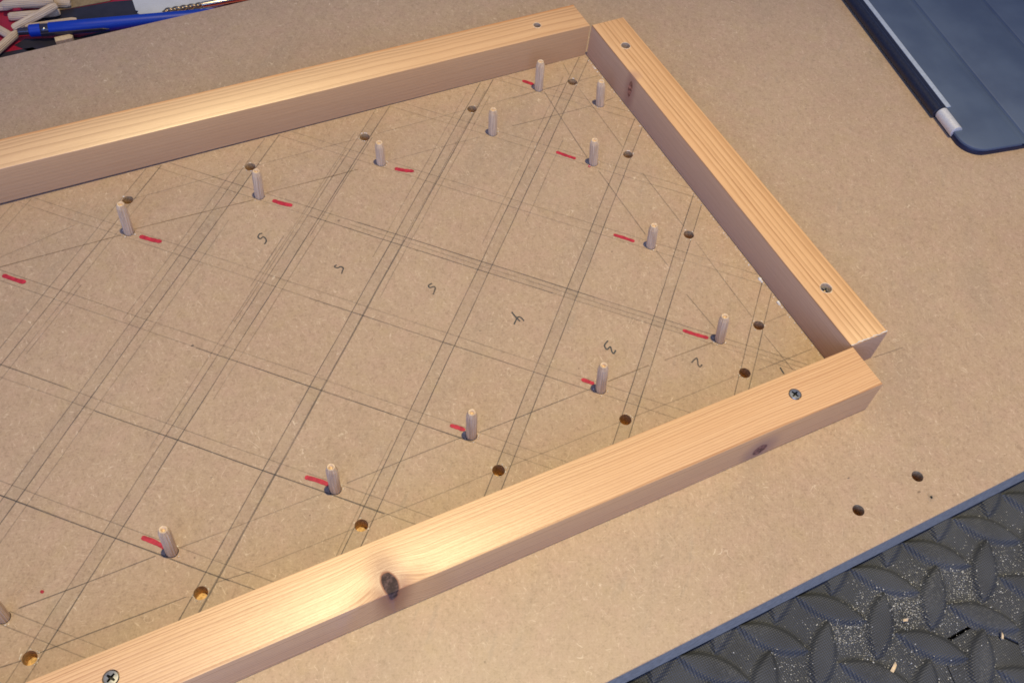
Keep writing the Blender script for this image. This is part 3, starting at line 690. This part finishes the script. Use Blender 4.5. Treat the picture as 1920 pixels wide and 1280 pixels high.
# twist drill: two helical lands, then a smooth shank
V = []; F = []; n = 16; L = .38; st = 44
for j in range(st + 1):
    t = j / st; tw = t * 2 * math.pi * 2.6; tip = min(1, t / .09)
    for i in range(n):
        a = 2 * math.pi * i / n; rr = .029 * (1 - .42 * (math.cos(a) ** 2) ** 1.2) * max(.12, tip)
        V.append((rr * math.cos(a + tw), rr * math.sin(a + tw), L * t))
for j in range(st):
    for i in range(n): F.append([j * n + i, j * n + (i + 1) % n, (j + 1) * n + (i + 1) % n, (j + 1) * n + i])
drill = empty('drill_bit'); along(drill, (1.61, 5.875, zf + .055), (2.302, 5.830, zf + .055))
tag(drill, 'brassy twist drill bit lying on the white card', 'drill bit')
mk('drill_flute', V, F, mat_simple('bronze_steel', (.40, .29, .17), .32, .5, .9), parent=drill, smooth=45)
V, F = lathe([(.027, L), (.029, L + .01), (.029, 1.0), (.025, 1.01)], 18); mk('drill_shank', V, F, mat_simple('straw_steel', (.72, .62, .46), .25, .5, 1.0, namp=.05), parent=drill, smooth=40)
# blue ball pen
pen = empty('ball_pen'); along(pen, (.325, 5.970, zf + .090), (1.208, 5.790, zf + .090)); tag(pen, 'blue ball pen with dark grey clip lying behind the board', 'pen')
PB_ = mat_simple('blue_plastic', (.006, .045, .40), .42, .35, nscale=4, namp=.05); PG = mat_simple('dark_grip', (.055, .05, .07), .3, .5, .4)
for nm, prof, m in (('push_button', [(.030, 0), (.042, .006), (.045, .10)], PG), ('end_sleeve', [(.060, .10), (.070, .108), (.072, .20)], PB_), ('clip_ring', [(.066, .20), (.068, .202), (.068, .272)], PG), ('pen_barrel', [(.070, .272), (.076, .28), (.078, .6), (.076, 1.75), (.05, 1.90)], PB_), ('pen_tip', [(.048, 1.90), (.015, 2.04), (.008, 2.06)], PG)):
    V, F = lathe([(q[0] * .80, q[1]) for q in prof], 24); mk(nm, V, F, m, parent=pen, smooth=40)
V, F, I = plate([(-.018, .20), (.018, .20), (.014, .74), (0, .80), (-.014, .74)], 0, .012, ch=.003)
cl_ = mk('pen_clip', [(v[0], v[2], v[1]) for v in V], F, PG, parent=pen); cl_.rotation_euler = (0, 0, math.radians(95)); cl_.location = Matrix.Rotation(math.radians(95), 3, 'Z') @ Vector((0, .060 * S, 0))
for k, a in enumerate((1.2, 2.6)):
    V, F = lathe([(.003, 0), (.011, .003), (.011, .007), (.002, .011)], 10); 
    o = mk('ring_stud', V, F, STEEL, parent=pen, smooth=40); o.location = Vector((.053 * math.cos(a + 1.2), .053 * math.sin(a + 1.2), .236)) * S; o.rotation_euler = (0, math.pi / 2, a + 1.2)
# loose dowels
loose = [((.270, 6.375, .12), (.70, 6.28, .12), 'loose dowel lying on top of the pile behind the board'), ((.287, 6.283, .045), (.70, 6.205, .045), 'loose dowel lying along the front of the upper pair in the pile'),
         ((.290, 6.085, .05), (.690, 6.165, .135), 'loose dowel slanting up to the right in the pile'), ((.40, 6.062, .045), (.81, 6.02, .045), 'loose dowel half hidden behind the blue pen'),
         ((.03, 6.36, .05), (.228, 6.03, .05), 'loose pale dowel at the left edge pointing to the pen button'), ((-.02, 5.70, .05), (.311, 5.998, .06), 'loose tan dowel at the left edge, leaning towards the pen'),
         ((.42, 6.43, .05), (.825, 6.30, .05), 'loose dowel at the top edge of the photo, farthest of the pile'), ((-.1, 6.52, .05), (.315, 6.44, .05), 'loose dowel in the top left corner of the photo')]
for a, b, lab in loose:
    o = dsrc.copy(); COL.objects.link(o); along(o, (a[0], a[1], zf + a[2]), (b[0], b[1], zf + b[2])); tag(o, lab, 'dowel', 'loose dowels piled behind the board')
V, F, I = plate([(-.08, -.03), (.07, -.035), (.085, .0), (.06, .03), (-.075, .035)], 0, .055, ch=.006)
tag(mk('wood_offcut', V, F, CHIP, loc=(.685, 5.79, zf + .01), rot=(0, 0, math.radians(3))), 'small bright wood offcut on the bag under the pen', 'offcut')
